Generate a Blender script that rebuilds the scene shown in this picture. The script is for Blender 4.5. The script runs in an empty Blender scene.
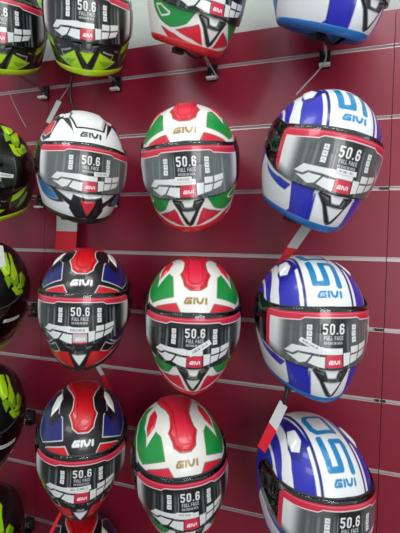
import bpy, math
import numpy as np

scene = bpy.context.scene
COL = scene.collection
ZB = 2.15            # height of the uppermost groove above the floor

# ------------------------------------------------------------------ helpers
def lin(r, g, b):
    v = np.array([r, g, b], float) / 255.
    return np.where(v <= .04045, v / 12.92, ((v + .055) / 1.055) ** 2.4)

def mat(name, col=(128, 128, 128), rough=.5, metal=0., coat=0., attr=False, spec=.5):
    m = bpy.data.materials.new(name); m.use_nodes = True
    b = m.node_tree.nodes['Principled BSDF']
    b.inputs['Base Color'].default_value = (*lin(*col), 1)
    b.inputs['Roughness'].default_value = rough
    b.inputs['Metallic'].default_value = metal
    b.inputs['Coat Weight'].default_value = coat
    b.inputs['Coat Roughness'].default_value = .06
    b.inputs['Specular IOR Level'].default_value = spec
    if attr:
        a = m.node_tree.nodes.new('ShaderNodeVertexColor'); a.layer_name = 'Col'
        m.node_tree.links.new(a.outputs['Color'], b.inputs['Base Color'])
    return m

def link(o, parent=None):
    COL.objects.link(o)
    if parent: o.parent = parent
    return o

def tag(o, label=None, cat=None, group=None, kind=None):
    if label: o['label'] = label
    if cat: o['category'] = cat
    if group: o['group'] = group
    if kind: o['kind'] = kind
    return o

def empty(name, loc=(0, 0, 0)):
    o = bpy.data.objects.new(name, None); o.location = loc; o.empty_display_size = .05
    return link(o)

def mesh_np(name, verts, faces, mats, cols=None, smooth=True, fmat=None):
    """fast mesh from numpy; faces: (n,4) array (tri rows repeat -1)"""
    me = bpy.data.meshes.new(name)
    verts = np.asarray(verts, np.float32)
    fl = [f[f >= 0] for f in faces] if (faces < 0).any() else None
    if fl is not None:
        ln = np.array([len(f) for f in fl]); lv = np.concatenate(fl)
    else:
        ln = np.full(len(faces), faces.shape[1]); lv = faces.ravel()
    me.vertices.add(len(verts)); me.vertices.foreach_set('co', verts.ravel())
    me.loops.add(len(lv)); me.loops.foreach_set('vertex_index', lv.astype(np.int32))
    me.polygons.add(len(ln))
    me.polygons.foreach_set('loop_start', np.concatenate([[0], np.cumsum(ln)[:-1]]).astype(np.int32))
    me.polygons.foreach_set('loop_total', ln.astype(np.int32))
    if fmat is not None: me.polygons.foreach_set('material_index', np.asarray(fmat, np.int32))
    me.polygons.foreach_set('use_smooth', np.full(len(ln), smooth))
    for m in mats: me.materials.append(m)
    me.update(calc_edges=True); me.validate()
    if cols is not None:
        a = me.color_attributes.new('Col', 'FLOAT_COLOR', 'POINT')
        c = np.ones((len(verts), 4), np.float32); c[:, :3] = cols
        a.data.foreach_set('color', c.ravel())
    return me

def new(name, me, parent=None):
    return link(bpy.data.objects.new(name, me), parent)

def boxes(name, bl, m, parent=None, bevel=0.):
    V = []; F = []
    for (x0, x1, y0, y1, z0, z1) in bl:
        n = len(V)
        V += [(x0, y0, z0), (x1, y0, z0), (x1, y1, z0), (x0, y1, z0), (x0, y0, z1), (x1, y0, z1), (x1, y1, z1), (x0, y1, z1)]
        F += [[n, n+3, n+2, n+1], [n+4, n+5, n+6, n+7], [n, n+1, n+5, n+4], [n+1, n+2, n+6, n+5], [n+2, n+3, n+7, n+6], [n+3, n, n+4, n+7]]
    o = new(name, mesh_np(name, V, np.array(F), [m], smooth=False), parent)
    if bevel:
        b = o.modifiers.new('bevel', 'BEVEL'); b.width = bevel; b.segments = 2
    return o

def tube(name, pts, r, m, parent=None, n=10, flat=1.):
    """swept tube through points; flat<1 squashes it into a strap; capped"""
    P = [np.array(p, float) for p in pts]
    # smooth with catmull-rom
    Q = []
    for i in range(len(P) - 1):
        a, b, c, d = P[max(i-1, 0)], P[i], P[i+1], P[min(i+2, len(P)-1)]
        for t in np.linspace(0, 1, 6, endpoint=False):
            Q.append(.5*((2*b)+(-a+c)*t+(2*a-5*b+4*c-d)*t*t+(-a+3*b-3*c+d)*t**3))
    Q.append(P[-1]); Q = np.array(Q)
    V = []; F = []
    up = np.array([0, 1., 0])
    for i in range(len(Q)):
        t = Q[min(i+1, len(Q)-1)] - Q[max(i-1, 0)]; t /= np.linalg.norm(t) + 1e-9
        s = np.cross(t, up)
        if np.linalg.norm(s) < .1: s = np.cross(t, [1., 0, 0])
        s /= np.linalg.norm(s); u = np.cross(s, t)
        for k in range(n):
            a = 2*math.pi*k/n
            V.append(Q[i] + r*(math.cos(a)*s + flat*math.sin(a)*u))
    for i in range(len(Q)-1):
        for k in range(n):
            F.append([i*n+k, i*n+(k+1) % n, (i+1)*n+(k+1) % n, (i+1)*n+k])
    c0 = len(V); V.append(Q[0]); V.append(Q[-1]); e = (len(Q)-1)*n
    for k in range(n):
        F.append([c0, (k+1) % n, k, -1]); F.append([c0+1, e+k, e+(k+1) % n, -1])
    return new(name, mesh_np(name, V, np.array(F), [m]), parent)
# helmet form
def herm(xs,ys):
    xs=np.array(xs,float);ys=np.array(ys,float);h=np.diff(xs);d=np.diff(ys)/h
    m=np.zeros(len(xs));m[1:-1]=np.where(d[:-1]*d[1:]>0,2*d[:-1]*d[1:]/(d[:-1]+d[1:]+1e-12),0);m[0]=d[0];m[-1]=d[-1]
    def f(x):
        x=np.clip(x,xs[0],xs[-1]);i=np.clip(np.searchsorted(xs,x)-1,0,len(h)-1);t=(x-xs[i])/h[i]
        return (2*t**3-3*t**2+1)*ys[i]+(t**3-2*t**2+t)*h[i]*m[i]+(-2*t**3+3*t**2)*ys[i+1]+(t**3-t**2)*h[i]*m[i+1]
    return f
HT=.140
fz=herm([-.20,-.165,-.145,-.12,-.09,-.05,0],[.060,.120,.148,.163,.168,.164,.156])
bz=herm([-.20,-.15,-.11,-.06,-.03,0],[.02,.07,.115,.150,.166,.172])
az=herm([-.20,-.165,-.14,-.11,-.06,-.03,0],[.045,.070,.086,.102,.118,.1235,.125])
nfz=herm([-.20,-.13,-.06,0,.14],[1.8,1.85,2.0,2.15,2.1])
def G(x,F,z,sc=(1,1,1)):
    zt=np.clip(z/HT,0,None);s=np.where(z>0,np.clip(1-zt**2.15,1e-9,None)**(1/2.15),1.)
    zz=np.minimum(z,0)
    a=az(zz)*s;f=fz(zz)*s;b=bz(zz)*s;n=nfz(z)
    n=np.where(F>=0,n,2.15)
    L=np.where(F>=0,f,b)
    v=(np.abs(x)/a)**n+(np.abs(F)/L)**n
    return np.where((z>HT)|(z<-.2),9.,v-1)
def rad(d):
    lo=np.full(d.shape[:-1],.02);hi=np.full(d.shape[:-1],.30)
    for _ in range(34):
        m=.5*(lo+hi);p=d*m[...,None];g=G(p[...,0],p[...,1],p[...,2])
        lo=np.where(g<0,m,lo);hi=np.where(g<0,hi,m)
    return .5*(lo+hi)
def cdir(lam,psi):
    l,p=np.radians(lam),np.radians(psi)
    l,p=np.broadcast_arrays(l,p)
    return np.stack([np.sin(l),np.cos(l)*np.cos(p),np.cos(l)*np.sin(p)],-1)
def S(lam,psi,off=0.):
    d=cdir(lam,psi);return d*(rad(d)+off)[...,None]
# rim plane: z_rim(F)
def rimz(F): return -.118-.15*np.clip(F,-.2,.2)
def mesh_pts(n=120):
    th=np.linspace(0,2*np.pi,n,endpoint=False);ph=np.linspace(-np.pi/2,np.pi/2,n)
    T,P=np.meshgrid(th,ph);d=np.stack([np.cos(P)*np.sin(T),np.cos(P)*np.cos(T),np.sin(P)],-1).reshape(-1,3)
    p=d*rad(d)[:,None];k=p[:,2]>=rimz(p[:,1]);return p[k]
# ------------------------------------------------------------------ helmet surface
# local helmet frame used for the maths: x lateral, F forward (= -y), z up
SCZ = 1.05
def P3(q):                 # (x,F,z) -> blender local
    return np.stack([q[..., 0], -q[..., 1], q[..., 2]*SCZ], -1)

def surf(lam, psi, off=0.):
    return P3(S(lam, psi, off))

def chart(q):
    r = np.linalg.norm(q, axis=-1)
    return np.degrees(np.arcsin(np.clip(q[..., 0]/r, -1, 1))), np.degrees(np.arctan2(q[..., 2], q[..., 1]))

def at_az(az, z):
    """surface point at azimuth az (deg) and height z (unscaled)"""
    az = np.radians(az); az, z = np.broadcast_arrays(az, z)
    sx, cf = np.sin(az), np.cos(az)
    lo = np.full(az.shape, .001); hi = np.full(az.shape, .3)
    for _ in range(34):
        m = .5*(lo+hi); g = G(sx*m, cf*m, z)
        lo = np.where(g < 0, m, lo); hi = np.where(g < 0, hi, m)
    m = .5*(lo+hi)
    return np.stack([sx*m, cf*m, z], -1)

def nrm(q, e=1e-4):
    def g(p): return G(p[..., 0], p[..., 1], p[..., 2])
    n = np.stack([g(q+np.array([e, 0, 0]))-g(q-np.array([e, 0, 0])), g(q+np.array([0, e, 0]))-g(q-np.array([0, e, 0])),
                  g(q+np.array([0, 0, e]))-g(q-np.array([0, 0, e]))], -1)
    return n/(np.linalg.norm(n, axis=-1, keepdims=True)+1e-12)

# ------------------------------------------------------------------ graphics painter
def sdf(px, py, poly):
    """signed distance (deg, negative inside) in the (lateral, sagittal) angle chart"""
    poly = np.array(poly, float)
    k = max(.35, math.cos(math.radians(np.abs(poly[:, 0]).mean())))
    X = px; Y = py*k; A = poly*np.array([1, k])
    d = np.full(px.shape, 60.)
    m = (X > A[:, 0].min()-4) & (X < A[:, 0].max()+4) & (Y > A[:, 1].min()-4) & (Y < A[:, 1].max()+4)
    x = X[m]; y = Y[m]
    if len(x) == 0: return d
    best = np.full(x.shape, 1e9); ins = np.zeros(x.shape, bool)
    for i in range(len(A)):
        a = A[i]; b = A[(i+1) % len(A)]; e = b-a
        t = np.clip(((x-a[0])*e[0]+(y-a[1])*e[1])/(e@e+1e-12), 0, 1)
        best = np.minimum(best, np.hypot(x-a[0]-t*e[0], y-a[1]-t*e[1]))
        c = ((a[1] > y) != (b[1] > y)) & (x < (b[0]-a[0])*(y-a[1])/(b[1]-a[1]+1e-12)+a[0])
        ins ^= c
    d[m] = np.where(ins, -best, best)
    return d

def stroke_d(px, py, pts):
    d = np.full(px.shape, 60.); A = np.array(pts, float)
    if len(A) == 1: A = np.vstack([A, A+1e-6])
    m = (px > A[:, 0].min()-4) & (px < A[:, 0].max()+4) & (py > A[:, 1].min()-4) & (py < A[:, 1].max()+4)
    x = px[m]; y = py[m]
    if len(x) == 0: return d
    best = np.full(x.shape, 1e9)
    for i in range(len(A)-1):
        a, b = A[i], A[i+1]; e = b-a
        t = np.clip(((x-a[0])*e[0]+(y-a[1])*e[1])/(e@e+1e-12), 0, 1)
        best = np.minimum(best, np.hypot(x-a[0]-t*e[0], y-a[1]-t*e[1]))
    d[m] = best
    return d

class Paint:
    def __init__(s, lam, psi, base, aa=.35):
        s.l = lam; s.al = np.abs(lam); s.p = psi; s.aa = aa
        s.c = np.tile(lin(*base), (len(lam), 1))
    def mix(s, d, col):
        w = np.clip(.5-d/(2*s.aa), 0, 1)[:, None]
        s.c = s.c*(1-w)+lin(*col)*w
    def poly(s, pts, col, out=None, ow=.8, sym=True):
        d = sdf(s.al if sym else s.l, s.p, pts)
        if out is not None: s.mix(d-ow, out)
        s.mix(d, col)
    def stroke(s, pts, w, col, sym=False):
        s.mix(stroke_d(s.al if sym else s.l, s.p, pts)-w, col)
    def text(s, txt, cx, cy, h, col, w=.14, adv=None, sx=1.):
        wid = sum(GL[c][0] for c in txt)*h*sx
        x = cx-wid/2
        for c in txt:
            a, paths = GL[c]
            for p in paths:
                s.stroke([(x+(u+.18)*h*sx, cy-h/2+v*h) for u, v in p], w*h, col)
            x += a*h*sx

GL = {  # advance, stroke paths (unit height)
 'g': (1.42, [[(1.12, .88), (.42, .88), (.06, .30), (.10, .14), (1.02, .14), (1.02, .46), (.62, .46)]]),
 'i': (.52, [[(.12, .12), (.16, .88)]]),
 'v': (1.36, [[(.05, .88), (.18, .30), (.50, .12), (.82, .30), (1.0, .88)]]),
 '5': (.74, [[(.42, .95), (.04, .95), (.04, .56), (.30, .58), (.40, .46), (.40, .16), (.30, .05), (.10, .05), (.02, .16)]]),
 '0': (.74, [[(.04, .16), (.04, .84), (.13, .95), (.32, .95), (.41, .84), (.41, .16), (.32, .05), (.13, .05), (.04, .16)]]),
 '.': (.34, [[(.05, .06)]]),
 '6': (.74, [[(.40, .80), (.34, .95), (.13, .95), (.04, .82), (.04, .16), (.13, .05), (.32, .05), (.41, .16), (.41, .44), (.32, .56), (.05, .54)]]),
 'F': (.70, [[(.40, .95), (.04, .95), (.04, .05)], [(.04, .52), (.34, .52)]]),
 'U': (.76, [[(.04, .95), (.04, .16), (.14, .05), (.34, .05), (.44, .16), (.44, .95)]]),
 'L': (.64, [[(.04, .95), (.04, .05), (.38, .05)]]),
 'A': (.78, [[(.0, .05), (.22, .95), (.26, .95), (.48, .05)], [(.10, .32), (.38, .32)]]),
 'C': (.76, [[(.44, .84), (.34, .95), (.14, .95), (.04, .84), (.04, .16), (.14, .05), (.34, .05), (.44, .16)]]),
 'E': (.70, [[(.40, .95), (.04, .95), (.04, .05), (.40, .05)], [(.04, .52), (.34, .52)]]),
 ' ': (.45, []),
}

# shared outlines in the chart (degrees), right half, mirrored by |lateral|
TOPV = [(-6, 38.5), (0, 38.5), (4.8, 38.8), (9.9, 43.2), (11, 49), (14, 57.5), (11.6, 62), (10.6, 68), (10.2, 79), (13, 90), (16.5, 100), (18.5, 112), (17, 132), (-6, 146)]
TOPIN = [(-6, 44), (2.6, 44.6), (5.8, 48), (6.2, 66), (5.8, 79), (9, 93), (11.5, 108), (11, 128), (-6, 138)]
DIA = [(25, 101), (23.8, 86), (28, 72), (38, 64.5), (37.8, 79.5), (32, 96)]
DIAO = [(21.5, 112), (21.5, 86), (26, 66), (40.5, 52), (39.5, 68), (41.5, 82), (34, 108)]
GREEN = [(19.8, 33.5), (20.8, 44), (22, 56), (27, 64), (27, 90), (25, 112), (33, 127), (46, 118), (57, 88), (58, 60), (54.5, 44), (47.5, 32.5)]
FORE = [(12.2, 12), (13.2, 19.5), (17, 27), (38, 26), (50, 21), (55, 12)]
CHV = [(-6, -28.2), (0, -28.2), (2.6, -28.0), (4.2, -24.6), (11.5, -24.3), (12.5, -26), (7.4, -31), (2.2, -39.5), (0, -41), (-6, -41)]
CHT = [(-6, -30.8), (4.2, -30.6), (0, -37), (-6, -37)]

def d_italia(lam, psi):
    g = Paint(lam, psi, (232, 232, 224)); W = (236, 236, 228); GO = (128, 104, 66)
    GR = (14, 146, 62); RD = (214, 30, 54)
    # green flank outside a white line, above the visor
    g.poly([(61, 20), (62, 60), (60, 95), (48, 126), (60, 150), (90, 150), (90, 20)], GR)
    g.poly(GREEN, GR, GO, .5)
    g.poly(DIAO, W); g.poly(DIA, RD, GO, .5)
    g.poly(TOPV, RD, GO, .9); g.poly(TOPIN, (222, 40, 66), (150, 16, 40), .55)
    g.poly(FORE, RD, GO, .7)
    g.text('givi', 0, 29.2, 5.6, (158, 128, 70), w=.185, sx=.98)
    # chin
    g.poly([(14, -22), (24, -22), (46, -24), (70, -30), (78, -60), (60, -66), (44, -58), (31, -48), (19.5, -34.5)], GR, (20, 60, 40), .5)
    g.poly([(38, -40), (52, -44), (58, -54), (46, -52)], GR, W, 1.3)
    g.poly([(-6, -29), (8.5, -29.5), (19.5, -38.5), (27, -47.5), (40, -62), (-6, -47)], RD, (60, 30, 30), .5)
    g.poly([(-6, -23), (13.5, -22.5), (14, -27), (8.4, -32.5), (4.6, -39.5), (3, -43), (-6, -44)], W)
    g.poly(CHV, (24, 26, 26)); g.poly(CHT, (214, 214, 208))
    g.poly([(-6, -43.2), (12, -44.2), (26, -49.5), (42, -61), (60, -78), (60, -76), (42, -57.5), (27, -46.4), (12, -41.6), (-6, -41)], W)
    return g.c

def d_black(lam, psi):
    g = Paint(lam, psi, (14, 14, 17)); W = (226, 226, 226); NB = (26, 30, 108); RD = (208, 20, 32)
    g.poly([(61, 20), (62, 60), (60, 95), (48, 126), (60, 150), (90, 150), (90, 20)], (16, 16, 22), W, .5)
    g.poly(GREEN, NB, W, .75); g.poly([(22, 60), (27, 64), (27, 90), (25, 112), (31, 120), (40, 100), (40, 56), (33, 50)], (14, 14, 17))
    g.poly(DIA, (232, 232, 228))
    g.poly(TOPV, RD, W, .8); g.poly(TOPIN, (206, 20, 30), (130, 8, 18), .5)
    g.poly(FORE, RD, W, .75)
    g.text('givi', 0, 29.2, 5.6, (238, 238, 238), w=.185, sx=.98)
    g.poly([(24, -24), (46, -26), (66, -34), (60, -58), (47, -56), (36, -44)], NB, W, .8)
    g.poly([(22, -29), (33, -44), (24, -41), (17, -33)], (14, 14, 17), W, .6)
    g.poly([(8.5, -29.5), (16, -33), (26, -44), (34, -56), (20, -50), (3, -44), (4, -40)], RD)
    g.poly([(-6, -43.6), (12, -44.8), (26, -50), (42, -61), (60, -78), (60, -76.5), (42, -59.5), (27, -48.6), (12, -43.6), (-6, -42.3)], (200, 200, 200))
    g.poly(CHV, (14, 14, 17)); g.poly([(-6, -30.2), (4.8, -30), (0, -37.4), (-6, -37.4)], (240, 240, 240))
    return g.c

def d_white(lam, psi):
    g = Paint(lam, psi, (236, 238, 238)); BK = (20, 20, 24); RD = (206, 28, 48)
    g.poly([(30, 58), (30, 78), (36, 96), (52, 98), (60, 60), (56, 38), (44, 32)], BK)
    g.poly([(42, 42), (36, 58), (39, 74), (50, 80), (56, 60), (51, 44)], RD, (236, 236, 236), .9)
    g.poly([(34, 92), (31, 80), (34, 72), (39, 82), (46, 98)], RD, (236, 236, 236), .6)
    g.poly([(-6, 36.2), (12.6, 36.5), (18.5, 57), (16, 66), (18, 82), (-6, 82)], (228, 230, 230), BK, 2.1)
    g.poly([(20.5, 55), (28, 59), (24, 46), (15.4, 27)], BK)
    g.poly([(26, 64), (40, 74), (36, 62), (26, 56)], BK)
    g.poly([(58, 20), (62, 40), (64, 70), (66, 110), (90, 110), (90, 20)], (30, 70, 120))
    g.text('givi', 0, 27.5, 5.6, BK, w=.185, sx=.98)
    g.poly([(18, -35.5), (30, -31), (46, -33), (64, -38), (64, -60), (48, -58), (36, -50)], BK)
    g.poly([(25, -37.5), (34, -34), (60, -40), (60, -54), (42, -52)], (40, 110, 178), (150, 190, 220), .5)
    g.poly([(2, -34.5), (10, -31.5), (30, -29), (44, -31), (30, -33), (12, -36)], BK)
    g.poly([(-6, -27.5), (12, -26), (13, -31), (13.8, -38), (6, -45), (-6, -46)], BK)
    g.poly([(0, -29), (5.4, -29), (0, -38.2), (-6, -38)], RD, (120, 16, 30), .3)
    return g.c

def d_blue(lam, psi):
    g = Paint(lam, psi, (40, 44, 176)); W = (234, 238, 240); DB = (22, 26, 84); TE = (24, 132, 186); BL = (38, 44, 184)
    g.poly([(43.5, 14), (42.5, 45), (37, 76), (30, 112), (26, 150), (33, 150), (38, 112), (46, 78), (54, 45), (56, 14)], W, DB, .5)
    g.poly([(61, 20), (60, 60), (55, 90), (48, 120), (51, 122), (58, 92), (64, 60), (65, 20)], W)
    g.poly([(-6, 10), (18.6, 10), (18.4, 50), (16.8, 90), (14.5, 150), (-6, 150)], W, DB, 1.6)
    g.poly([(20.8, 10), (21.0, 50), (19.6, 90), (17.6, 150), (19.4, 150), (21.8, 90), (24, 50), (24, 10)], W, DB, .3)
    g.poly([(20, 62), (24, 60), (33, 50), (40, 56), (40, 70), (28, 110), (22, 110)], (26, 30, 140))
    g.poly([(25, 86), (25.4, 70), (31, 59), (37.5, 64), (37.5, 77), (32, 90)], (238, 240, 240))
    # the number on the crown
    w = 2.55
    g.stroke([(-10.2, 66), (-10.2, 38.4), (-.6, 38.4), (-.6, 61.5), (9.6, 61.5), (9.6, 36.4)], w, TE)
    g.stroke([(9.4, 72.5), (-8.0, 72.5), (-11.0, 78), (-11.0, 94), (-8, 99), (9.4, 99), (9.4, 72.5)], w, TE)
    g.text('givi', 0, 28.9, 5.5, TE, w=.185, sx=.98)
    # chin
    g.poly([(30, -24), (33, -31), (24, -50), (30, -75), (30, -125), (90, -125), (90, -20)], W, DB, .4)
    g.poly([(33, -34), (35, -41.5), (48, -50), (66, -66), (72, -66), (54, -46), (44, -38)], BL, DB, .4)
    g.poly([(44, -33), (52, -38), (70, -50), (84, -62), (84, -44), (64, -36)], BL, DB, .4)
    g.stroke([(46, -44), (54, -46), (60, -50), (52, -52), (48, -50), (56, -56), (66, -58)], .22, (150, 160, 170), sym=True)
    g.poly([(17, -22), (32, -25), (32.6, -31), (22.6, -50), (10, -47), (16.4, -30)], BL, DB, .4)
    g.poly([(-6, -21), (14.5, -22), (15, -27), (12.6, -34), (9.6, -45), (-6, -46)], W, DB, .6)
    g.poly([(13.4, -27), (14.6, -27), (11, -45), (9.6, -45)], BL)
    g.poly([(-6, -23), (9, -23.4), (15, -22), (13, -27), (7.4, -32), (2.2, -39.8), (-6, -41)], W)
    g.poly(CHV, (26, 28, 32)); g.poly([(-6, -30.4), (4.8, -30.2), (0, -37.6), (-6, -37.6)], (226, 228, 228))
    return g.c

def d_neon(lam, psi):
    g = Paint(lam, psi, (13, 16, 15)); N = (176, 222, 28); N2 = (126, 176, 24)
    g.poly([(19, 104), (20, 80), (31, 62), (37, 70), (34, 88), (26, 108)], N)
    g.poly([(36, 64), (44, 50), (52, 56), (50, 76), (42, 92), (36, 88), (43, 72)], N2)
    g.poly([(38, 66), (45, 60), (48, 78), (40, 94), (33, 110), (28, 112), (36, 92)], N)
    g.poly([(47, 46), (58, 48), (66, 62), (62, 86), (55, 94), (52, 80), (55, 62)], N)
    g.poly([(56, 60), (62, 56), (70, 80), (64, 96), (58, 92)], N2)
    g.poly([(40, 46), (48, 34), (60, 34), (66, 44), (58, 46), (52, 44), (46, 52)], N)
    g.poly([(30, 60), (36, 46), (40, 56), (35, 66)], N2)
    g.poly([(6, 60), (14, 50), (16, 70), (9, 96), (5, 90)], N)
    g.text('givi', 0, 29.2, 5.6, (150, 156, 150), w=.185, sx=.98)
    # chin: yellow triangles beside the black vent, grey pointed lines, yellow streaks on the flank
    g.poly([(4, -41), (10.5, -30.5), (17.5, -36), (27, -46), (15, -44.5), (3, -44)], N, (10, 14, 12), .6)
    g.poly([(9, -36), (16, -39), (24, -45), (14, -43)], N2)
    g.stroke([(14, -30.5), (24.5, -37), (19.5, -43.5)], .45, (176, 182, 172), sym=True)
    g.stroke([(27, -34), (36, -42), (32, -50)], .55, (120, 128, 112), sym=True)
    g.poly([(30, -38), (36, -44), (33, -50), (42, -56), (44, -44), (38, -36)], (46, 60, 26))
    g.poly([(36, -43), (41, -37), (60, -44), (67, -56), (50, -52)], N)
    g.poly([(38, -60), (48, -58), (62, -64), (60, -76), (50, -72)], N2)
    g.poly(CHV, (16, 18, 18)); g.poly([(-6, -30.2), (5, -30), (0, -36.6), (-6, -36.6)], N)
    return g.c

# ------------------------------------------------------------------ materials
M = {}
M['paint'] = mat('helmet_lacquer', rough=.36, coat=.32, attr=True)
M['black'] = mat('black_rubber', (16, 17, 18), .5)
M['liner'] = mat('black_liner_fabric', (18, 18, 20), .95)
M['mech'] = mat('dark_pivot_plastic', (34, 38, 42), .35)
M['seal'] = mat('grey_seal_rubber', (58, 62, 64), .5)
M['film'] = mat('printed_visor_film', rough=.3, coat=.5, attr=True)
M['sticker'] = mat('white_sticker_paper', rough=.6, attr=True)
for k, c in dict(italia=(204, 30, 44), black=(26, 26, 28), white=(22, 22, 26), blue=(26, 106, 180), neon=(188, 226, 30)).items():
    M['trim_'+k] = mat('rim_trim_'+k, c, .35, coat=.3)

def visor_material():
    m = bpy.data.materials.new('clear_tinted_visor'); m.use_nodes = True
    nt = m.node_tree; nt.nodes.clear()
    o = nt.nodes.new('ShaderNodeOutputMaterial'); mx = nt.nodes.new('ShaderNodeMixShader')
    t = nt.nodes.new('ShaderNodeBsdfTransparent'); t.inputs[0].default_value = (.80, .83, .82, 1)
    g = nt.nodes.new('ShaderNodeBsdfGlossy'); g.inputs['Roughness'].default_value = .07; g.inputs[0].default_value = (1, 1, 1, 1)
    f = nt.nodes.new('ShaderNodeFresnel'); f.inputs[0].default_value = 1.45
    nt.links.new(f.outputs[0], mx.inputs[0]); nt.links.new(t.outputs[0], mx.inputs[1]); nt.links.new(g.outputs[0], mx.inputs[2])
    nt.links.new(mx.outputs[0], o.inputs[0])
    return m
M['visor'] = visor_material()

# ------------------------------------------------------------------ shell, liner, rim
RIM = rimz
AZ = np.concatenate([np.arange(-120, 120, .5), np.arange(120, 240, 2.5)])      # azimuth columns
EYE = [(0, .030), (25, .028), (45, .024), (58, .018), (64, .004), (62, -.018), (52, -.034), (42, -.046), (25, -.056), (0, -.061)]
EYE = EYE + [(-a, z) for a, z in EYE[::-1] if a > 0]

def rim_pts(off=0., dz=0.):
    """points where the shell meets the neck rim, one per AZ column"""
    az = AZ; z = np.full(az.shape, -.13)
    for _ in range(30):
        q = at_az(az, z+dz); z = .6*z+.4*RIM(q[:, 1])
    q = at_az(az, z+dz)
    return q+off*nrm(q)

def in_poly(x, y, poly):
    ins = np.zeros(x.shape, bool); n = len(poly)
    for i in range(n):
        a = poly[i]; b = poly[(i+1) % n]
        ins ^= ((a[1] > y) != (b[1] > y)) & (x < (b[0]-a[0])*(y-a[1])/(b[1]-a[1]+1e-12)+a[0])
    return ins

def cap_grid(rows=250, off=0., cols=AZ, rim=None):
    R0 = rim_pts() if rim is None else rim
    el0 = np.arctan2(R0[:, 2], np.hypot(R0[:, 0], R0[:, 1]))
    t = np.linspace(0, 1, rows)[:, None]
    el = el0[None]*(1-t)+math.radians(89.7)*t
    a = np.radians(cols)[None]+0*el
    d = np.stack([np.cos(el)*np.sin(a), np.cos(el)*np.cos(a), np.sin(el)], -1)
    q = d*rad(d)[..., None]
    if off: q = q+off*nrm(q)
    return q

def grid_faces(r, c, wrap=True):
    i, j = np.meshgrid(np.arange(r-1), np.arange(c if wrap else c-1), indexing='ij')
    j2 = (j+1) % c
    return np.stack([i*c+j, i*c+j2, (i+1)*c+j2, (i+1)*c+j], -1).reshape(-1, 4)

SH = cap_grid()
R_, C_ = SH.shape[:2]
SHv = SH.reshape(-1, 3)
lamS, psiS = chart(SHv)
faces = grid_faces(R_, C_)
cen = SHv[faces].mean(1)
cut = in_poly(np.degrees(np.arctan2(cen[:, 0], cen[:, 1])), cen[:, 2], EYE) & (cen[:, 1] > -.02)
shell_faces = faces[~cut]
top = np.arange(C_)+(R_-1)*C_
capf = np.array([[top[i], top[(i+1) % C_], len(SHv), -1] for i in range(C_)])
def shell_mesh(kind, fn):
    V = np.vstack([SHv, [[0, 0, HT]]])
    col = fn(np.append(lamS, 0.), np.append(psiS, 90.))
    F4 = np.vstack([shell_faces, capf])
    return mesh_np('shell_'+kind, P3(V), F4, [M['paint']], col)

def liner_mesh():
    cols = AZ[::6] if False else np.arange(-180, 180, 4.)
    global AZ_save
    q = None
    # inner surface, thick padding, open at the face and neck
    az = cols; z = np.full(az.shape, -.13)
    for _ in range(30):
        p = at_az(az, z); z = .6*z+.4*(RIM(p[:, 1])+.006)
    rim = at_az(az, z)
    V = []; F = []
    for off in (-.006, -.03):
        g = cap_grid(50, off, cols, rim).reshape(-1, 3); n = len(V)
        f = grid_faces(50, len(cols)); c = g[f].mean(1)
        k = in_poly(np.degrees(np.arctan2(c[:, 0], c[:, 1])), c[:, 2]*1.02, EYE) & (c[:, 1] > -.02)
        V += list(g); F += list((f[~k])+n)
    n2 = 50*len(cols); L = len(cols)
    F += [[i, (i+1) % L, n2+(i+1) % L, n2+i] for i in range(L)]
    return mesh_np('liner', P3(np.array(V)), np.array(F), [M['liner']])

def loop_tube(q, r, m, name, fl=1.):
    """closed tube along a loop of helmet-frame points"""
    Q = P3(q); n = len(Q); V = []; k = 8
    N = P3(nrm(q)); N /= np.linalg.norm(N, axis=1, keepdims=True)
    T = np.roll(Q, -1, 0)-np.roll(Q, 1, 0); T /= np.linalg.norm(T, axis=1, keepdims=True)+1e-9
    B = np.cross(T, N)
    V = np.stack([Q+r*(math.cos(2*math.pi*j/k)*N*fl+math.sin(2*math.pi*j/k)*B) for j in range(k)], 1).reshape(-1, 3)
    F = np.array([[i*k+j, i*k+(j+1) % k, ((i+1) % n)*k+(j+1) % k, ((i+1) % n)*k+j] for i in range(n) for j in range(k)])
    return mesh_np(name, V, F, [m])

def resample(poly, n):
    P = np.array(poly+[poly[0]], float); sc = np.array([.0024, 1.])
    s = np.concatenate([[0], np.cumsum(np.linalg.norm(np.diff(P, axis=0)*sc, axis=1))])
    u = np.linspace(0, s[-1], n, endpoint=False)
    q = np.stack([np.interp(u, s, P[:, 0]), np.interp(u, s, P[:, 1])], 1)
    for _ in range(6): q = .25*np.roll(q, 1, 0)+.5*q+.25*np.roll(q, -1, 0)
    return q
def gasket_mesh():
    q = resample(EYE, 160)
    return loop_tube(at_az(q[:, 0], q[:, 1]), .0024, M['black'], 'gasket')

def trim_mesh(kind):
    """band that wraps the neck rim, rolled inwards"""
    idx = np.arange(0, len(AZ), 4)
    prof = [(.0006, .0045), (.0018, .0035), (.0016, -.001), (-.001, -.005), (-.006, -.0100), (-.013, -.0135), (-.021, -.013), (-.027, -.008), (-.030, .003)]
    rows = []
    base = rim_pts()[idx]
    for off, dz in prof:
        q = base.copy(); q[:, 2] += dz
        p = at_az(AZ[idx], np.maximum(q[:, 2], -.18)) if dz > 0 and off > 0 else q
        rows.append(p+off*nrm(base)*np.array([1, 1, .3]))
    V = np.array(rows); r, c = V.shape[:2]
    return mesh_np('rim_trim', P3(V.reshape(-1, 3)), grid_faces(r, c), [M['trim_'+kind]])

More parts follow.
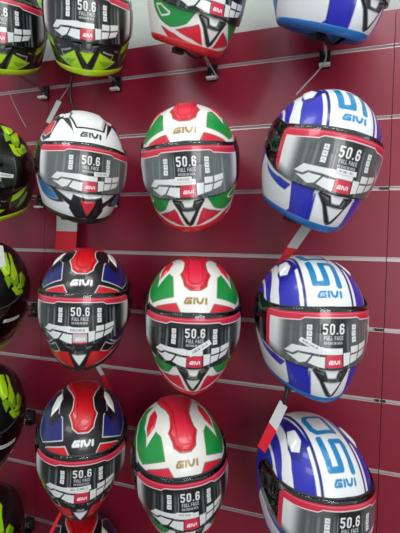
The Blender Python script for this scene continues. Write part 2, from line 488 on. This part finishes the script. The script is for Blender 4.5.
# ------------------------------------------------------------------ visor and film
VT = [(0, .050), (25, .047), (45, .043), (58, .043), (68, .048), (78, .055), (88, .057), (96, .050), (102, .035), (104, .015)]
VB = [(0, -.074), (25, -.069), (42, -.061), (58, -.048), (70, -.037), (80, -.026), (90, -.014), (98, -.004), (104, .010)]
def vz(az, t):
    a = np.abs(az)
    fT = herm([x for x, _ in VT], [y for _, y in VT]); fB = herm([x for x, _ in VB], [y for _, y in VB])
    return fB(a)+(fT(a)-fB(a))*t
def visor_mesh():
    az = np.linspace(-104, 104, 105); t = np.linspace(0, 1, 25)
    A, Tt = np.meshgrid(az, t); q = at_az(A, vz(A, Tt)); n = nrm(q)
    o = (q+.0064*n).reshape(-1, 3); i = (q+.0048*n).reshape(-1, 3)
    f = grid_faces(25, 105, False); N = len(o)
    F = list(f)+list(f[:, ::-1]+N)
    c = 105
    for k in range(c-1):
        F += [[k, N+k, N+k+1, k+1], [24*c+k, 24*c+k+1, N+24*c+k+1, N+24*c+k]]
    return mesh_np('visor', P3(np.vstack([o, i])), np.array(F), [M['visor']])

def rim_seal_mesh():
    """dark seal strip under the visor's upper edge"""
    az = np.linspace(-62, 62, 80); t = np.array([.80, .86, .93, 1.02])
    A, Tt = np.meshgrid(az, t); q = at_az(A, vz(A, Tt))+np.array([.0010, .0028, .0030, .0004])[:, None, None]*nrm(at_az(A, vz(A, Tt)))
    return mesh_np('visor_seal', P3(q.reshape(-1, 3)), grid_faces(4, 80, False), [M['seal']])

def film_color(lam, psi, az, t, var):
    BKG = (14, 20, 20)
    g = Paint(lam, psi, BKG, aa=.22); W = (226, 230, 228); RD = (206, 36, 66)
    # printed street scene: vertical soft grey bars
    for c, w, b in ((-31, 1.6, 96), (-27, .8, 60), (-23.4, 1.2, 128), (-12, 1.1, 104), (-9.6, .5, 150), (11.4, .9, 118), (14, .4, 80), (24, 1.2, 70), (28, .8, 118), (32, 1.5, 150)):
        k = np.clip(1-np.abs(lam-c)/(w*1.4), 0, 1)*np.clip((9-psi)/6, 0, 1)*.75
        g.c = g.c*(1-k[:, None])+lin(b, b+8, b+8)*k[:, None]
    if var in ('blue', 'white', 'italia1'):  # grey wash beside the text: halftone print on blue, painted-in reflection on white
        k = (.28 if var == 'blue' else .38)*np.ones(len(lam)); k = k*np.clip((np.abs(lam)-8)/10, 0, 1)
        g.c = g.c*(1-k[:, None])+lin(150, 158, 158)*k[:, None]
    # white halftone fading in from both ends
    a = np.abs(az)
    dots = .5+.5*np.sin(lam*4.2+psi*2.1)*np.sin(lam*2.1-psi*4.2)
    ramp = np.clip((a-(33 if var == 'blue' else 39))/17, 0, 1)
    k = np.clip((ramp-dots*.55)/.45+ramp*.3, 0, 1)*np.clip((psi+30)/10, 0, 1)
    g.c = g.c*(1-k[:, None])+lin(222, 226, 224)*k[:, None]
    # big white emblem shapes
    for p in ([(-35, -19), (-29.5, -11.2), (-8, -9), (-5.6, -9.6), (-5.6, -13.8), (-15, -13.6), (-24.5, -14.6), (-28, -18)],
              [(-33, -21), (-27, -19.5), (-24, -16.2), (-14.8, -15.2), (-17.8, -20.6), (-22, -23)],
              [(-13.6, -15.4), (-5.6, -15.2), (-5.6, -21.6), (-10, -21.4), (-16.4, -20.8)],
              [(7.4, -13), (13, -13.2), (12, -20.4), (7.2, -20.8)],
              [(14.0, -9.4), (21.4, -9.8), (20.9, -14.4), (13.6, -14)],
              [(22.6, -9.6), (32, -9.2), (31.6, -14.2), (22.2, -14.5)],
              [(13.4, -15.2), (20.7, -15.6), (18.8, -20.2), (12.6, -20.2)],
              [(22, -15.7), (31, -15.4), (28, -19.8), (20, -20)],
              [(-5.6, -9.6), (6.8, -9.8), (6.8, -13.6), (-5.6, -13.6)]):
        g.poly(p, W, sym=False)
    # icon tiles
    for sx in (-1, 1):
        for k in range(3):
            cx = 17.2*sx; cy = 4.2-4.5*k
            g.poly([(cx-1.9, cy-1.95), (cx+1.9, cy-1.95), (cx+1.9, cy+1.95), (cx-1.9, cy+1.95)], (232, 234, 232), sym=False)
            g.stroke([(cx-.8, cy-.3), (cx, cy+.7), (cx+.9, cy-.6)], .22, (110, 116, 118))
    g.text('50.6', .2, 3.2, 7.0, (240, 242, 240), w=.085, sx=.98)
    g.text('FULL FACE', .4, -3.0, 2.6, (210, 214, 212), w=.075, sx=.92)
    x = -6.6
    for k, wd in enumerate((1.0, .5, 1.0, 1.2, .8, 1.2, .6, 1.0, .8, 1.0)):
        g.stroke([(x+.2, -6.9), (x+.2+wd*.3, -5.6), (x+wd, -6.9)] if k % 2 else [(x+wd, -5.7), (x+.2, -5.7), (x+.2, -6.8), (x+wd, -6.8)], .2, (196, 200, 198)); x += 1.36
    # red label
    g.poly([(-5.0, -13.8), (6.2, -13.9), (6.2, -21.2), (-5.0, -21.2)], RD, sym=False)
    if var == 'black2': g.poly([(-5.0, -14.6), (6.2, -14.7), (6.2, -20.4), (-5.0, -20.4)], (190, 190, 190), sym=False)
    g.text('givi', .7, -18.2, 2.2, (246, 236, 238), w=.15, sx=.95)
    # red band on top with a stepped lower edge and a thin white line
    lowc = np.interp(a, [0, 20.5, 24, 60], [.918, .918, .87, .825])
    d = (lowc-t)*45
    g.mix(d-.75, (238, 216, 220)); g.mix(d, RD)
    g.mix(np.abs(t-.968)*45-.16, (236, 130, 150))
    sw = 3.2 if var == 'blue' else .55
    g.mix((a.max()-sw*1.6)-a, RD)
    return g.c

def film_mesh(var, amax=56.):
    az = np.linspace(-amax, amax, 360); t = np.linspace(.015, .925, 120)
    A, Tt = np.meshgrid(az, t); q = at_az(A, vz(A, Tt)); q = (q+.0072*nrm(q)).reshape(-1, 3)
    l, p = chart(q)
    col = film_color(l, p, A.ravel(), Tt.ravel()/.925, var)
    f = grid_faces(120, 360, False)
    # rounded corners and gently rising lower edge at both ends
    c = q[f].mean(1); ca = np.abs(np.degrees(np.arctan2(c[:, 0], c[:, 1]))); tt = (Tt.ravel()[f].mean(1)-.015)/.91
    keep = ~((ca > amax-5) & ((ca-(amax-5))**2/25+((np.abs(tt-.5)-.39)*50/5)**2 > 1) & (np.abs(tt-.5) > .39))
    return mesh_np('visor_film', P3(q), f[keep], [M['film']], col)

def sticker_mesh(cx, cy, w, h, rot, off=.0080, bars=True):
    u = np.linspace(-w/2, w/2, 61); v = np.linspace(-h/2, h/2, 21); U, V_ = np.meshgrid(u, v)
    a = math.radians(rot); L = cx+U*math.cos(a)-V_*math.sin(a); Pp = cy+U*math.sin(a)+V_*math.cos(a)
    q = S(L, Pp); q = (q+off*nrm(q)).reshape(-1, 3)
    col = np.tile(lin(228, 230, 228), (len(q), 1)); Uf, Vf = U.ravel(), V_.ravel()
    if bars:
        k = (np.abs(Vf) < h*.22) & (np.abs(Uf) < w*.36) & ((np.sin(Uf*9.1)+np.sin(Uf*5.3)) > 0)
        col[k] = lin(120, 124, 126)
    return mesh_np('price_sticker', P3(q), grid_faces(21, 61, False), [M['sticker']], col)

def patch_mesh(name, poly, fn, h, soft, sym, hole=None, pit=None):
    """raised vent moulded on the shell, outline given in the chart"""
    A = np.array(poly, float)
    l0, l1 = (-A[:, 0].max()-1.5, A[:, 0].max()+1.5) if sym == 0 else (A[:, 0].min()-1.5, A[:, 0].max()+1.5)
    l = np.arange(l0, l1, .45); p = np.arange(A[:, 1].min()-1.5, A[:, 1].max()+1.5, .55)
    if sym < 0: l = -l[::-1]
    Lg, Pg = np.meshgrid(l, p); d = sdf(np.abs(Lg).ravel(), Pg.ravel(), poly).reshape(Lg.shape)
    s = np.clip(-d/soft, 0, 1); hh = -.0012*np.clip(d, 0, 1)+h*(s*s*(3-2*s))
    if pit is not None:
        dp = sdf(np.abs(Lg).ravel(), Pg.ravel(), pit).reshape(Lg.shape)
        hh = hh-.0007*np.clip(.5-dp/1.0, 0, 1)
    q = S(Lg, Pg); q = (q+(hh+.0003)[..., None]*nrm(q)).reshape(-1, 3)
    f = grid_faces(len(p), len(l), False); keep = (d.ravel()[f] < 1.0).all(1)
    col = fn(Lg.ravel(), Pg.ravel())
    return mesh_np(name, P3(q), f[keep], [M['paint']], col)

def pivot_mesh():
    """round visor pivot with a base plate on the flank, one side (+x)"""
    V = []; F = []; R = []
    c = (84, .018)
    rr = [(.0, .0062), (.006, .0062), (.0075, .0050), (.012, .0050), (.014, .0066), (.019, .0066), (.021, .0030), (.030, .0026), (.036, .0024), (.040, .0004)]
    n = 40
    for r, off in rr:
        th = np.linspace(0, 2*np.pi, n, endpoint=False)
        az = c[0]+np.degrees(r*np.cos(th)*1.15/.135); z = c[1]+r*np.sin(th)*.85/1.05
        q = at_az(az, z); R.append(q+off*nrm(q))
    V = np.array(R); return mesh_np('visor_pivot', P3(V.reshape(-1, 3)), grid_faces(len(rr), n), [M['mech']])

def strap_mesh():
    """webbing chin strap: a flat band dipping below the neck opening"""
    n = 25; V = []; F = []
    for i in range(n):
        u = i/(n-1)*2-1
        x = .088*u; z = -.105-.052*(1-u*u)-.004*math.sin(u*5); y = -.045+.012*math.sin(u*3)
        for dy, dz in ((-.010, 0), (.010, 0), (.010, .0022), (-.010, .0022)):
            V.append((x, y+dy, z+dz))
    for i in range(n-1):
        for k in range(4): F.append([i*4+k, i*4+(k+1) % 4, i*4+4+(k+1) % 4, i*4+4+k])
    F += [[0, 3, 2, 1], [(n-1)*4, (n-1)*4+1, (n-1)*4+2, (n-1)*4+3]]
    # buckle block
    b = len(V); x0, x1, y0, y1, z0, z1 = -.052, -.026, -.060, -.030, -.160, -.146
    V += [(x0, y0, z0), (x1, y0, z0), (x1, y1, z0), (x0, y1, z0), (x0, y0, z1), (x1, y0, z1), (x1, y1, z1), (x0, y1, z1)]
    F += [[b, b+3, b+2, b+1], [b+4, b+5, b+6, b+7], [b, b+1, b+5, b+4], [b+1, b+2, b+6, b+5], [b+2, b+3, b+7, b+6], [b+3, b, b+4, b+7]]
    return mesh_np('chin_strap', V, np.array(F), [M['black']], smooth=False)
# ------------------------------------------------------------------ what stands where
# kind, (x, y, z below the uppermost groove), yaw, lean, roll, label, group, film, sticker
GN = 'black and neon yellow helmets'; GI = 'green white red helmets'; GB = 'blue and white helmets'; GR_ = 'black red and navy helmets'
HELMETS = [
 ('neon', (-1.180, -.188, .140), 36, 24, -1, 'black and neon yellow helmet, only its right half in view, top left corner', GN, 'black', None),
 ('neon', (-.868, -.188, .100), 31, 24, -1.5, 'black and neon yellow helmet in the top row, above the white helmet', GN, 'black', None),
 ('italia', (-.529, -.188, .112), 43, 22, .5, 'green white and red helmet in the top row, seen from below', GI, 'italia', None),
 ('blue', (-.172, -.188, .100), 46, 21, -2.5, 'blue and white helmet in the top right corner, seen from below', GB, 'blue', None),
 ('neon', (-1.207, -.205, -.348), 22, 14, 0, 'black helmet with neon leaf shapes at the left edge beside the white helmet', GN, None, (34, -4, 24, 5.6, -12)),
 ('white', (-.864, -.209, -.349), 43, 11, .5, 'white helmet with black lines and a small blue and red flank patch', None, 'white', (10.5, -8.2, 14, 3.6, 4)),
 ('italia', (-.515, -.221, -.362), 14.4, 16, -4.7, 'green white and red helmet in the second row, level barcode sticker on its visor', GI, 'italia1', (-2.5, -10.6, 13, 3.8, 0)),
 ('blue', (-.188, -.228, -.362), 27, 16, 9, 'blue and white helmet in the second row, its visor tilted down to the right', GB, 'blue', (1, -10.0, 15, 3.2, 0)),
 ('neon', (-1.21, -.205, -.739), 34, 40, 0, 'black and neon helmet at left edge beside the upper black red and navy helmet', GN, None, (36, -2, 22, 5, -26)),
 ('black', (-.823, -.222, -.745), 28, 9, -.3, 'black helmet with red crown stripe and navy flanks, directly under the white helmet', GR_, 'black2', (-1, -12.6, 17, 4.4, 0)),
 ('italia', (-.498, -.212, -.762), 20.8, 13.3, -.2, 'green white and red helmet in the third row, slanted barcode sticker on its visor', GI, 'italia', (4.6, -8.8, 19, 4.4, 29)),
 ('blue', (-.201, -.203, -.749), 21.9, 6, -1.5, 'blue and white helmet in the third row, slanted white sticker at left on its visor', GB, 'blue', (-15.5, -9.0, 17, 3.6, -22)),
 ('neon', (-1.217, -.20, -1.143), 36, 30, 0, 'black and neon helmet at left edge beside the lower black red and navy helmet', GN, None, (34, -2, 26, 6, -26)),
 ('black', (-.831, -.209, -1.152), 34, 13.9, 0, 'black helmet with red crown stripe and navy flanks, whole, in the fourth row', GR_, 'black', (-2, -11, 20, 4.0, 3)),
 ('italia', (-.529, -.20, -1.16), 29.8, 10.9, -4.9, 'green white and red helmet in the bottom row, seen from above', GI, 'italia', (-4.5, -11.2, 13, 3.8, -3)),
 ('blue', (-.179, -.202, -1.153), 31.8, 5, .4, 'blue and white helmet in the bottom row, large number on its crown seen from above', GB, 'blue', None),
 ('neon', (-1.213, -.20, -1.557), 20, 28, 0, 'black and neon helmet in the bottom left corner, only its crown in view', GN, None, None),
 ('black', (-.83, -.20, -1.563), 34, 13.9, 0, 'black helmet with red crown stripe at the bottom edge, only its top in view', GR_, 'black', None),
]
HOOKS = [
 (-1.171, 0, .135, .185, 'black hook with white lip below the helmet in the top left corner'),
 (-.872, 0, .094, .19, 'black hook with white lip above the right side of the white helmet'),
 (-.528, 0, .108, .19, 'black hook with white lip below the top green white and red helmet'),
 (-.186, 0, .098, .19, 'black hook under the top right blue helmet'),
 (-1.173, 2, -.348, .20, 'black hook at lower left of the white helmet'),
 (-.867, 2, -.349, .21, 'hook holding the white helmet'),
 (-.520, 2, -.362, .22, 'hook holding the green white and red helmet of the second row'),
 (-.190, 2, -.364, .22, 'hook holding the blue helmet of the second row'),
 (-1.185, 4, -.739, .20, 'black hook left of the upper black red and navy helmet'),
 (-.830, 4, -.745, .21, 'hook holding the upper black red and navy helmet'),
 (-.505, 4, -.762, .21, 'hook holding the green white and red helmet of the third row'),
 (-.205, 4, -.749, .19, 'hook holding the blue helmet of the third row'),
 (-1.190, 6, -1.143, .20, 'black hook left of the lower black red and navy helmet'),
 (-.832, 6, -1.152, .21, 'hook holding the lower black red and navy helmet'),
 (-.530, 6, -1.16, .19, 'hook holding the bottom green white and red helmet'),
 (-.180, 6, -1.153, .18, 'hook holding the bottom blue helmet'),
 (-1.180, 8, -1.557, .20, 'hook at the bottom left corner of the picture'),
 (-.830, 8, -1.563, .20, 'hook holding the black helmet at the bottom edge'),
]
TAGS = [
 dict(top=[(57, 205), (78, 206)], mid=[(56.5, 231), (77, 231.5)], bot=[(55, 250), (76, 251.5)], Y=-.04, strap=[(67, 206, -.04), (70, 200, -.05), (74, 190, -.07)], label='grey and red paper tag hanging straight down under the white helmet'),
 dict(top=[(304, 222), (313.5, 226)], mid=[(287, 247), (297, 249)], bot=[(274.5, 267), (283.5, 264)], Y=(-.13, -.10, -.09), strap=[(308.5, 224, -.13), (312, 216, -.14), (316, 206, -.15)], label='slanted grey and red paper tag between the second and third row blue helmets'),
 dict(top=[(280, 400), (287.4, 407)], mid=[(269, 422), (276.5, 431)], bot=[(257.5, 446), (265, 453)], Y=(-.27, -.275, -.27), strap=[(284, 404, -.27), (286, 396, -.27), (288, 388, -.265), (291, 376, -.25)], label='slanted grey and red paper tag lying over the bottom blue helmet', sm='bracket', sr=.004, buckle=True),
 dict(top=[(93.5, 363), (98, 362.5)], mid=[(100.6, 375.5), (104.5, 374.5)], bot=[(106.5, 392), (112, 390)], Y=(-.05, -.045, -.04), strap=[(96, 363, -.05), (95, 357, -.06), (94, 350, -.07)], label='narrow grey and red paper tag under the upper black red and navy helmet'),
 dict(top=[(57, 100), (61.5, 102)], mid=[(46, 122), (50, 124)], bot=None, Y=(-.07, -.09, -.09), strap=[(59, 101, -.07), (64, 94, -.06), (68, 88, -.06)], label='thin grey paper tag seen edge on behind the upper left of the white helmet'),
 dict(top=[(-9, 243), (3, 246)], mid=[(-4, 268), (6, 266)], bot=None, Y=(-.345, -.352, -.352), strap=[(-3, 244, -.345), (-5, 232, -.34), (-7, 214, -.30)], label='white paper tag at the left edge over the crown of a black and neon helmet'),
 dict(top=[(61, 509), (63, 511)], mid=[(48, 535), (51, 537)], bot=None, Y=(-.30, -.31, -.31), strap=[(62, 510, -.30), (63, 504, -.29), (66, 498, -.28)], label='red paper tag seen edge on below the lower black red and navy helmet', colors=('tag_red', 'tag_red')),
]
CORDS = [
 ([(72, 77, -.10), (71, 84, -.10), (70.5, 92, -.105), (72, 103, -.11), (77, 112, -.12)], .004, 'bracket', 'black strap hanging down behind the top of the white helmet'),
 ([(203, 48, -.10), (208, 60, -.08), (213, 70, -.05), (218, 78, -.035)], .0017, 'cord', 'short clear cord at the hook under the top green white and red helmet'),
 ([(326, 46, -.09), (325.5, 60, -.06), (317, 72, -.05), (306, 84, -.05), (296, 95, -.06)], .0022, 'cord', 'pale cord running down left from the hook above the second row blue helmet'),
 ([(9, 92, -.06), (14, 104, -.06), (20, 116, -.07), (26, 127, -.08)], .0011, 'cord', 'thin pale cord above the neon helmet at the left edge'),
]
WORLD = .60; EXPO = 0.
LIGHTS = [
 ('ceiling_lamp', (-1.2, -1.2, 3.2), (.7, .4), 8, (-.7, 0, 1.4)),
 ('ceiling_lamp', (.15, -1.3, 3.2), (.7, .4), 9, (-.3, 0, 1.4)),
 ('ceiling_lamp', (.8, -1.9, 3.2), (.5, .3), 7, (0, 0, 1.4)),
 ('ceiling_lamp', (-1.4, -3.0, 3.2), (1.2, .6), 16, (-.5, 0, 1.4)),
 ('panel_haze_light', (1.5, -3.3, 1.75), (1.3, 1.7), 45, (.1, 0, 1.6)),  # unseen light added behind the camera for haze reflected in the right-hand panel
]
# ------------------------------------------------------------------ helmet prototypes
FN = dict(italia=d_italia, black=d_black, white=d_white, blue=d_blue, neon=d_neon)
ME = dict(strap=strap_mesh(), liner=liner_mesh(), gasket=gasket_mesh(), visor=visor_mesh(), seal=rim_seal_mesh(), pivot=pivot_mesh())
pm = ME['pivot'].copy(); co = np.zeros(len(pm.vertices)*3, np.float32); pm.vertices.foreach_get('co', co)
co = co.reshape(-1, 3); co[:, 0] *= -1; pm.vertices.foreach_set('co', co.ravel()); pm.flip_normals(); ME['pivot2'] = pm
for k, fn in FN.items():
    ME['shell_'+k] = shell_mesh(k, fn)
    ME['trim_'+k] = trim_mesh(k)
    tv = TOPV if k != 'white' else [(-6, 36.2), (12.6, 36.5), (18.5, 57), (16, 66), (18, 82), (-6, 82)]
    ME['top_'+k] = patch_mesh('top_vent', tv, fn, {'blue': .0014, 'neon': .003}.get(k, .0036), 3.0, 0, pit=None if k in ('blue', 'white') else TOPIN)
    ME['sv1_'+k] = patch_mesh('side_vent', DIA, fn, .0025, 2.2, 1)
    ME['sv2_'+k] = patch_mesh('side_vent', DIA, fn, .0025, 2.2, -1)
    ME['chin_'+k] = patch_mesh('chin_vent', CHV, fn, .0045, 1.8, 0, pit=CHT)
FV = {}
def helmet(kind, loc, yaw, pitch, roll, label, group, film=None, sticker=None):
    t = empty('motorcycle_helmet', (loc[0], loc[1], loc[2]+ZB))
    Ry = lambda a: np.array([[math.cos(a), 0, math.sin(a)], [0, 1, 0], [-math.sin(a), 0, math.cos(a)]])
    from mathutils import Matrix
    a = math.radians(pitch); b = math.radians(roll); g = math.radians(yaw)
    Rx = np.array([[1, 0, 0], [0, math.cos(a), -math.sin(a)], [0, math.sin(a), math.cos(a)]])
    Rz = np.array([[math.cos(g), -math.sin(g), 0], [math.sin(g), math.cos(g), 0], [0, 0, 1]])
    t.rotation_euler = Matrix((Rz@Ry(b)@Rx).tolist()).to_euler()
    tag(t, label, 'helmet', group)
    new('shell', ME['shell_'+kind], t); new('rim_trim', ME['trim_'+kind], t); new('inner_lining', ME['liner'], t)
    new('eyeport_gasket', ME['gasket'], t)
    new('top_vent', ME['top_'+kind], t); new('side_vent', ME['sv1_'+kind], t); new('side_vent', ME['sv2_'+kind], t)
    new('chin_vent', ME['chin_'+kind], t)
    new('visor_pivot', ME['pivot'], t); new('visor_pivot', ME['pivot2'], t)
    new('visor_seal', ME['seal'], t); new('chin_strap', ME['strap'], t)
    v = new('visor', ME['visor'], t)
    if film:
        if film not in FV: FV[film] = film_mesh(film, 58. if film == 'blue' else 56.)
        f = new('visor_film', FV[film], v); f['label'] = 'printed film stuck on the visor'
    if sticker:
        s = new('price_sticker', sticker_mesh(*sticker), v); s['label'] = 'small white barcode sticker'
    return t

for h in HELMETS: helmet(*h)

# ------------------------------------------------------------------ camera
cam = bpy.data.cameras.new('camera'); co_ = bpy.data.objects.new('camera', cam); COL.objects.link(co_)
CP = (-.1528, -1.231, -.6287)
def Rm(yaw, pitch, roll):
    cy, sy = np.cos(yaw), np.sin(yaw); cp, sp = np.cos(pitch), np.sin(pitch); cr, sr = np.cos(roll), np.sin(roll)
    Rz = np.array([[cy, -sy, 0], [sy, cy, 0], [0, 0, 1]]); Rx = np.array([[1, 0, 0], [0, cp, -sp], [0, sp, cp]]); Ry = np.array([[cr, 0, sr], [0, 1, 0], [-sr, 0, cr]])
    return Rz@Rx@Ry
RC = Rm(.3125, -.0079, -.0335)
from mathutils import Matrix
mw = np.eye(4); mw[:3, 0] = RC[:, 0]; mw[:3, 1] = RC[:, 2]; mw[:3, 2] = -RC[:, 1]; mw[:3, 3] = [CP[0], CP[1], CP[2]+ZB]
co_.matrix_world = Matrix(mw.tolist())
cam.sensor_fit = 'HORIZONTAL'; cam.sensor_width = 36; cam.lens = 36*400/400; cam.clip_start = .01
scene.camera = co_

def pt(px, py, Y):
    d = RC@np.array([(px-200)/400, 1, -(py-266.5)/400]); o = np.array(CP)
    p = o+d*(Y-o[1])/d[1]; p[2] += ZB
    return p

# ------------------------------------------------------------------ slatted display wall
M['panel'] = mat('glossy_wine_red_laminate', (138, 25, 50), .34)
nt = M['panel'].node_tree; b = nt.nodes['Principled BSDF']
nz = nt.nodes.new('ShaderNodeTexNoise'); nz.inputs['Scale'].default_value = 2.3; nz.inputs['Detail'].default_value = 4
tc = nt.nodes.new('ShaderNodeTexCoord'); nt.links.new(tc.outputs['Object'], nz.inputs['Vector'])
mp = nt.nodes.new('ShaderNodeMapRange'); mp.inputs[3].default_value = .28; mp.inputs[4].default_value = .42
nt.links.new(nz.outputs['Fac'], mp.inputs[0]); nt.links.new(mp.outputs[0], b.inputs['Roughness'])
M['rail'] = mat('pale_aluminium_groove_rail', (205, 190, 190), .35, metal=.35)
M['plaster'] = mat('pale_grey_green_plaster', (186, 192, 186), .85)
M['floor'] = mat('grey_floor_tile', (120, 118, 116), .4)
M['chrome'] = mat('steel', (190, 190, 192), .25, metal=1.)
M['bracket'] = mat('black_powder_coated_steel', (20, 22, 24), .4)
M['white'] = mat('white_plastic', (240, 240, 236), .4)

w = boxes('wall_back', [(-3.6, 2.4, .03, .13, 0, 3.0)], M['plaster']); tag(w, kind='structure')
f = boxes('floor', [(-3.6, 2.4, -3.6, .13, -.08, 0)], M['floor']); tag(f, kind='structure')

def panel(x0, x1, label):
    t = empty('slatwall_panel', ((x0+x1)/2, .0, .25)); tag(t, label, 'wall panel', 'wine red slatwall panels')
    ox, oz = (x0+x1)/2, .25
    g = .0008; bl = []; rails = []; z = ZB+.1; hw = .0062
    k = 0; ztop = z
    while True:
        zg = ZB-.2*k
        zb = max(zg+hw, .25)
        bl.append((x0+g-ox, x1-g-ox, 0, .03, zb-oz, ztop-oz))
        if zg-hw <= .25: break
        bl.append((x0+g-ox, x1-g-ox, .014, .03, zg-hw-oz, zg+hw-oz))
        rails.append(zg); ztop = zg-hw; k += 1
    boxes('slatted_board', bl, M['panel'], t)
    for zg in rails:   # a channel section lining the groove: back, upper and lower lips flush with the board face
        boxes('groove_rail', [(x0+.0012-ox, x1-.0012-ox, .0105, .0135, zg-hw+.0003-oz, zg+hw-.0003-oz),
              (x0+.0012-ox, x1-.0012-ox, .0012, .0105, zg-hw+.0003-oz, zg-hw+.0022-oz), (x0+.0012-ox, x1-.0012-ox, .0012, .0105, zg+hw-.0022-oz, zg+hw-.0003-oz)], M['rail'], t)
    return t
PL = panel(-2.36, -1.16, 'wine red slatted wall panel at the far left behind the black and neon helmets')
PM = panel(-1.16, 0, 'wide wine red slatted wall panel behind the three middle columns of helmets')
PR = panel(0, 1.2, 'wine red slatted wall panel beyond the seam at the right edge')
for (px, py, dx) in ((388.5, 188, .010), (383.5, 329.5, .010), (377.5, 400, .004), (384, 401.5, .004)):
    p = pt(px, py, 0); c = boxes('rail_clip', [(-dx, dx, -.0012, .008, -.0032, .0032)], M['bracket'])
    c.parent = PM if p[0] < 0 else PR; par = c.parent
    zg = ZB-.2*round((ZB-p[2])/.2)
    c.location = (min(max(p[0], -.02 if p[0] < 0 else dx+.002), -dx-.002 if p[0] < 0 else .05)-par.location[0], 0, zg-par.location[2])

# ------------------------------------------------------------------ hooks carrying the helmets
def hook(X, k, Zh, Yh, label, bare=False):
    zg = ZB-.2*k
    t = empty('helmet_hook', (X, 0, zg)); tag(t, label, 'wall hook', 'helmet hooks in the wall grooves')
    boxes('mount_plate', [(-.016, .016, -.012, -.0005, -.046, .004)], M['bracket'], t, .002)
    boxes('plate_lip', [(-.0155, .0155, -.028, -.0125, -.046, -.0385)], M['white' if k < 4 else 'bracket'], t, .0012)
    hz = Zh+ZB-zg
    if k < 4: t.children[-1]['label'] = 'white lower lip of the hook plate'
    tube('arm', [(0, -.010, -.012), (0, -.05, -.016), (0, -Yh*.72, -.014), (0, -Yh+.012, .004), (0, -Yh, .03), (0, -Yh, hz+.055)], .0055, M['chrome'], t)
    boxes('screw', [(-.003, .003, -.0145, -.0122, -.030, -.024)], M['chrome'], t, .001)
    # rounded head inside the helmet
    n = 20; pr = [(.0, .012), (.018, .010), (.026, .004), (.027, 0), (.018, -.004), (.0055, -.006)]
    V = [(r*math.cos(2*math.pi*i/n), -Yh+r*math.sin(2*math.pi*i/n), hz+.055+z) for r, z in pr for i in range(n)]
    new('support_head', mesh_np('support_head', V, grid_faces(len(pr), n), [M['black']]), t)
    return t
for h in HOOKS: hook(*h)

# ------------------------------------------------------------------ hanging tags, cords
M['tag_grey'] = mat('grey_white_card', (196, 198, 196), .6)
M['tag_red'] = mat('red_card', (214, 22, 44), .5)
M['cord'] = mat('clear_grey_cord', (170, 170, 168), .4)
def card(name, a, b, c, d, m, parent, th=.0012):
    """thin card with corners a,b,c,d (world, parent space)"""
    P_ = np.array([a, b, c, d]); n = np.cross(P_[1]-P_[0], P_[3]-P_[0]); n /= np.linalg.norm(n)
    V = np.vstack([P_+n*th/2, P_-n*th/2])
    F = np.array([[0, 1, 2, 3], [7, 6, 5, 4], [0, 4, 5, 1], [1, 5, 6, 2], [2, 6, 7, 3], [3, 7, 4, 0]])
    return new(name, mesh_np(name, V, F, [m], smooth=False), parent)
def hang_tag(top, mid, bot, Y, strap, label, colors=('tag_grey', 'tag_red'), group='paper tags hanging from the chin straps', sm='cord', sr=.0012, buckle=False):
    ys = Y if isinstance(Y, tuple) else (Y, Y, Y)
    T = [pt(*top[0], ys[0]), pt(*top[1], ys[0])]; Mi = [pt(*mid[0], ys[1]), pt(*mid[1], ys[1])]
    o = np.array(T[0]+T[1])/2
    t = empty('paper_tag', tuple(o)); tag(t, label, 'paper tag', group)
    card('upper_half', T[0]-o, T[1]-o, Mi[1]-o, Mi[0]-o, M[colors[0]], t)
    if bot:
        B = [pt(*bot[0], ys[2]), pt(*bot[1], ys[2])]
        card('lower_half', Mi[0]-o, Mi[1]-o, B[1]-o, B[0]-o, M[colors[1]], t)['label'] = 'red lower half of the tag'
    if strap:
        tube('cord', [pt(*s)-o for s in strap], sr, M[sm], t)
    if buckle:
        q = pt(*strap[len(strap)//2])-o
        boxes('buckle', [(q[0]-.008, q[0]+.008, q[1]-.005, q[1]+.005, q[2]-.013, q[2]+.013)], M['bracket'], t, .003)
    return t
for h in TAGS: hang_tag(**h)
for (pts, r, m, label) in CORDS:
    o = np.array(pt(*pts[0])); t = tube('strap_cord', [pt(*p)-o for p in pts], r, M[m]); t.location = tuple(o)
    tag(t, label, 'cord', 'loose cords and straps between the helmets')

# ------------------------------------------------------------------ light
wd = bpy.data.worlds.new('world'); scene.world = wd; wd.use_nodes = True
bg = wd.node_tree.nodes['Background']; bg.inputs[0].default_value = (.80, .86, .90, 1); bg.inputs[1].default_value = WORLD
def area(name, loc, size, power, target, col=(1, 1, 1)):
    l = bpy.data.lights.new(name, 'AREA'); l.shape = 'RECTANGLE'; l.size, l.size_y = size; l.energy = power; l.color = col
    o = bpy.data.objects.new(name, l); COL.objects.link(o); o.location = loc
    from mathutils import Vector
    o.rotation_euler = (Vector(target)-Vector(loc)).to_track_quat('-Z', 'Y').to_euler()
    return o
for a in LIGHTS: area(*a)
scene.view_settings.view_transform = 'Standard'; scene.view_settings.look = 'None'
scene.view_settings.exposure = EXPO; scene.view_settings.gamma = 1; scene.view_settings.use_curve_mapping = False
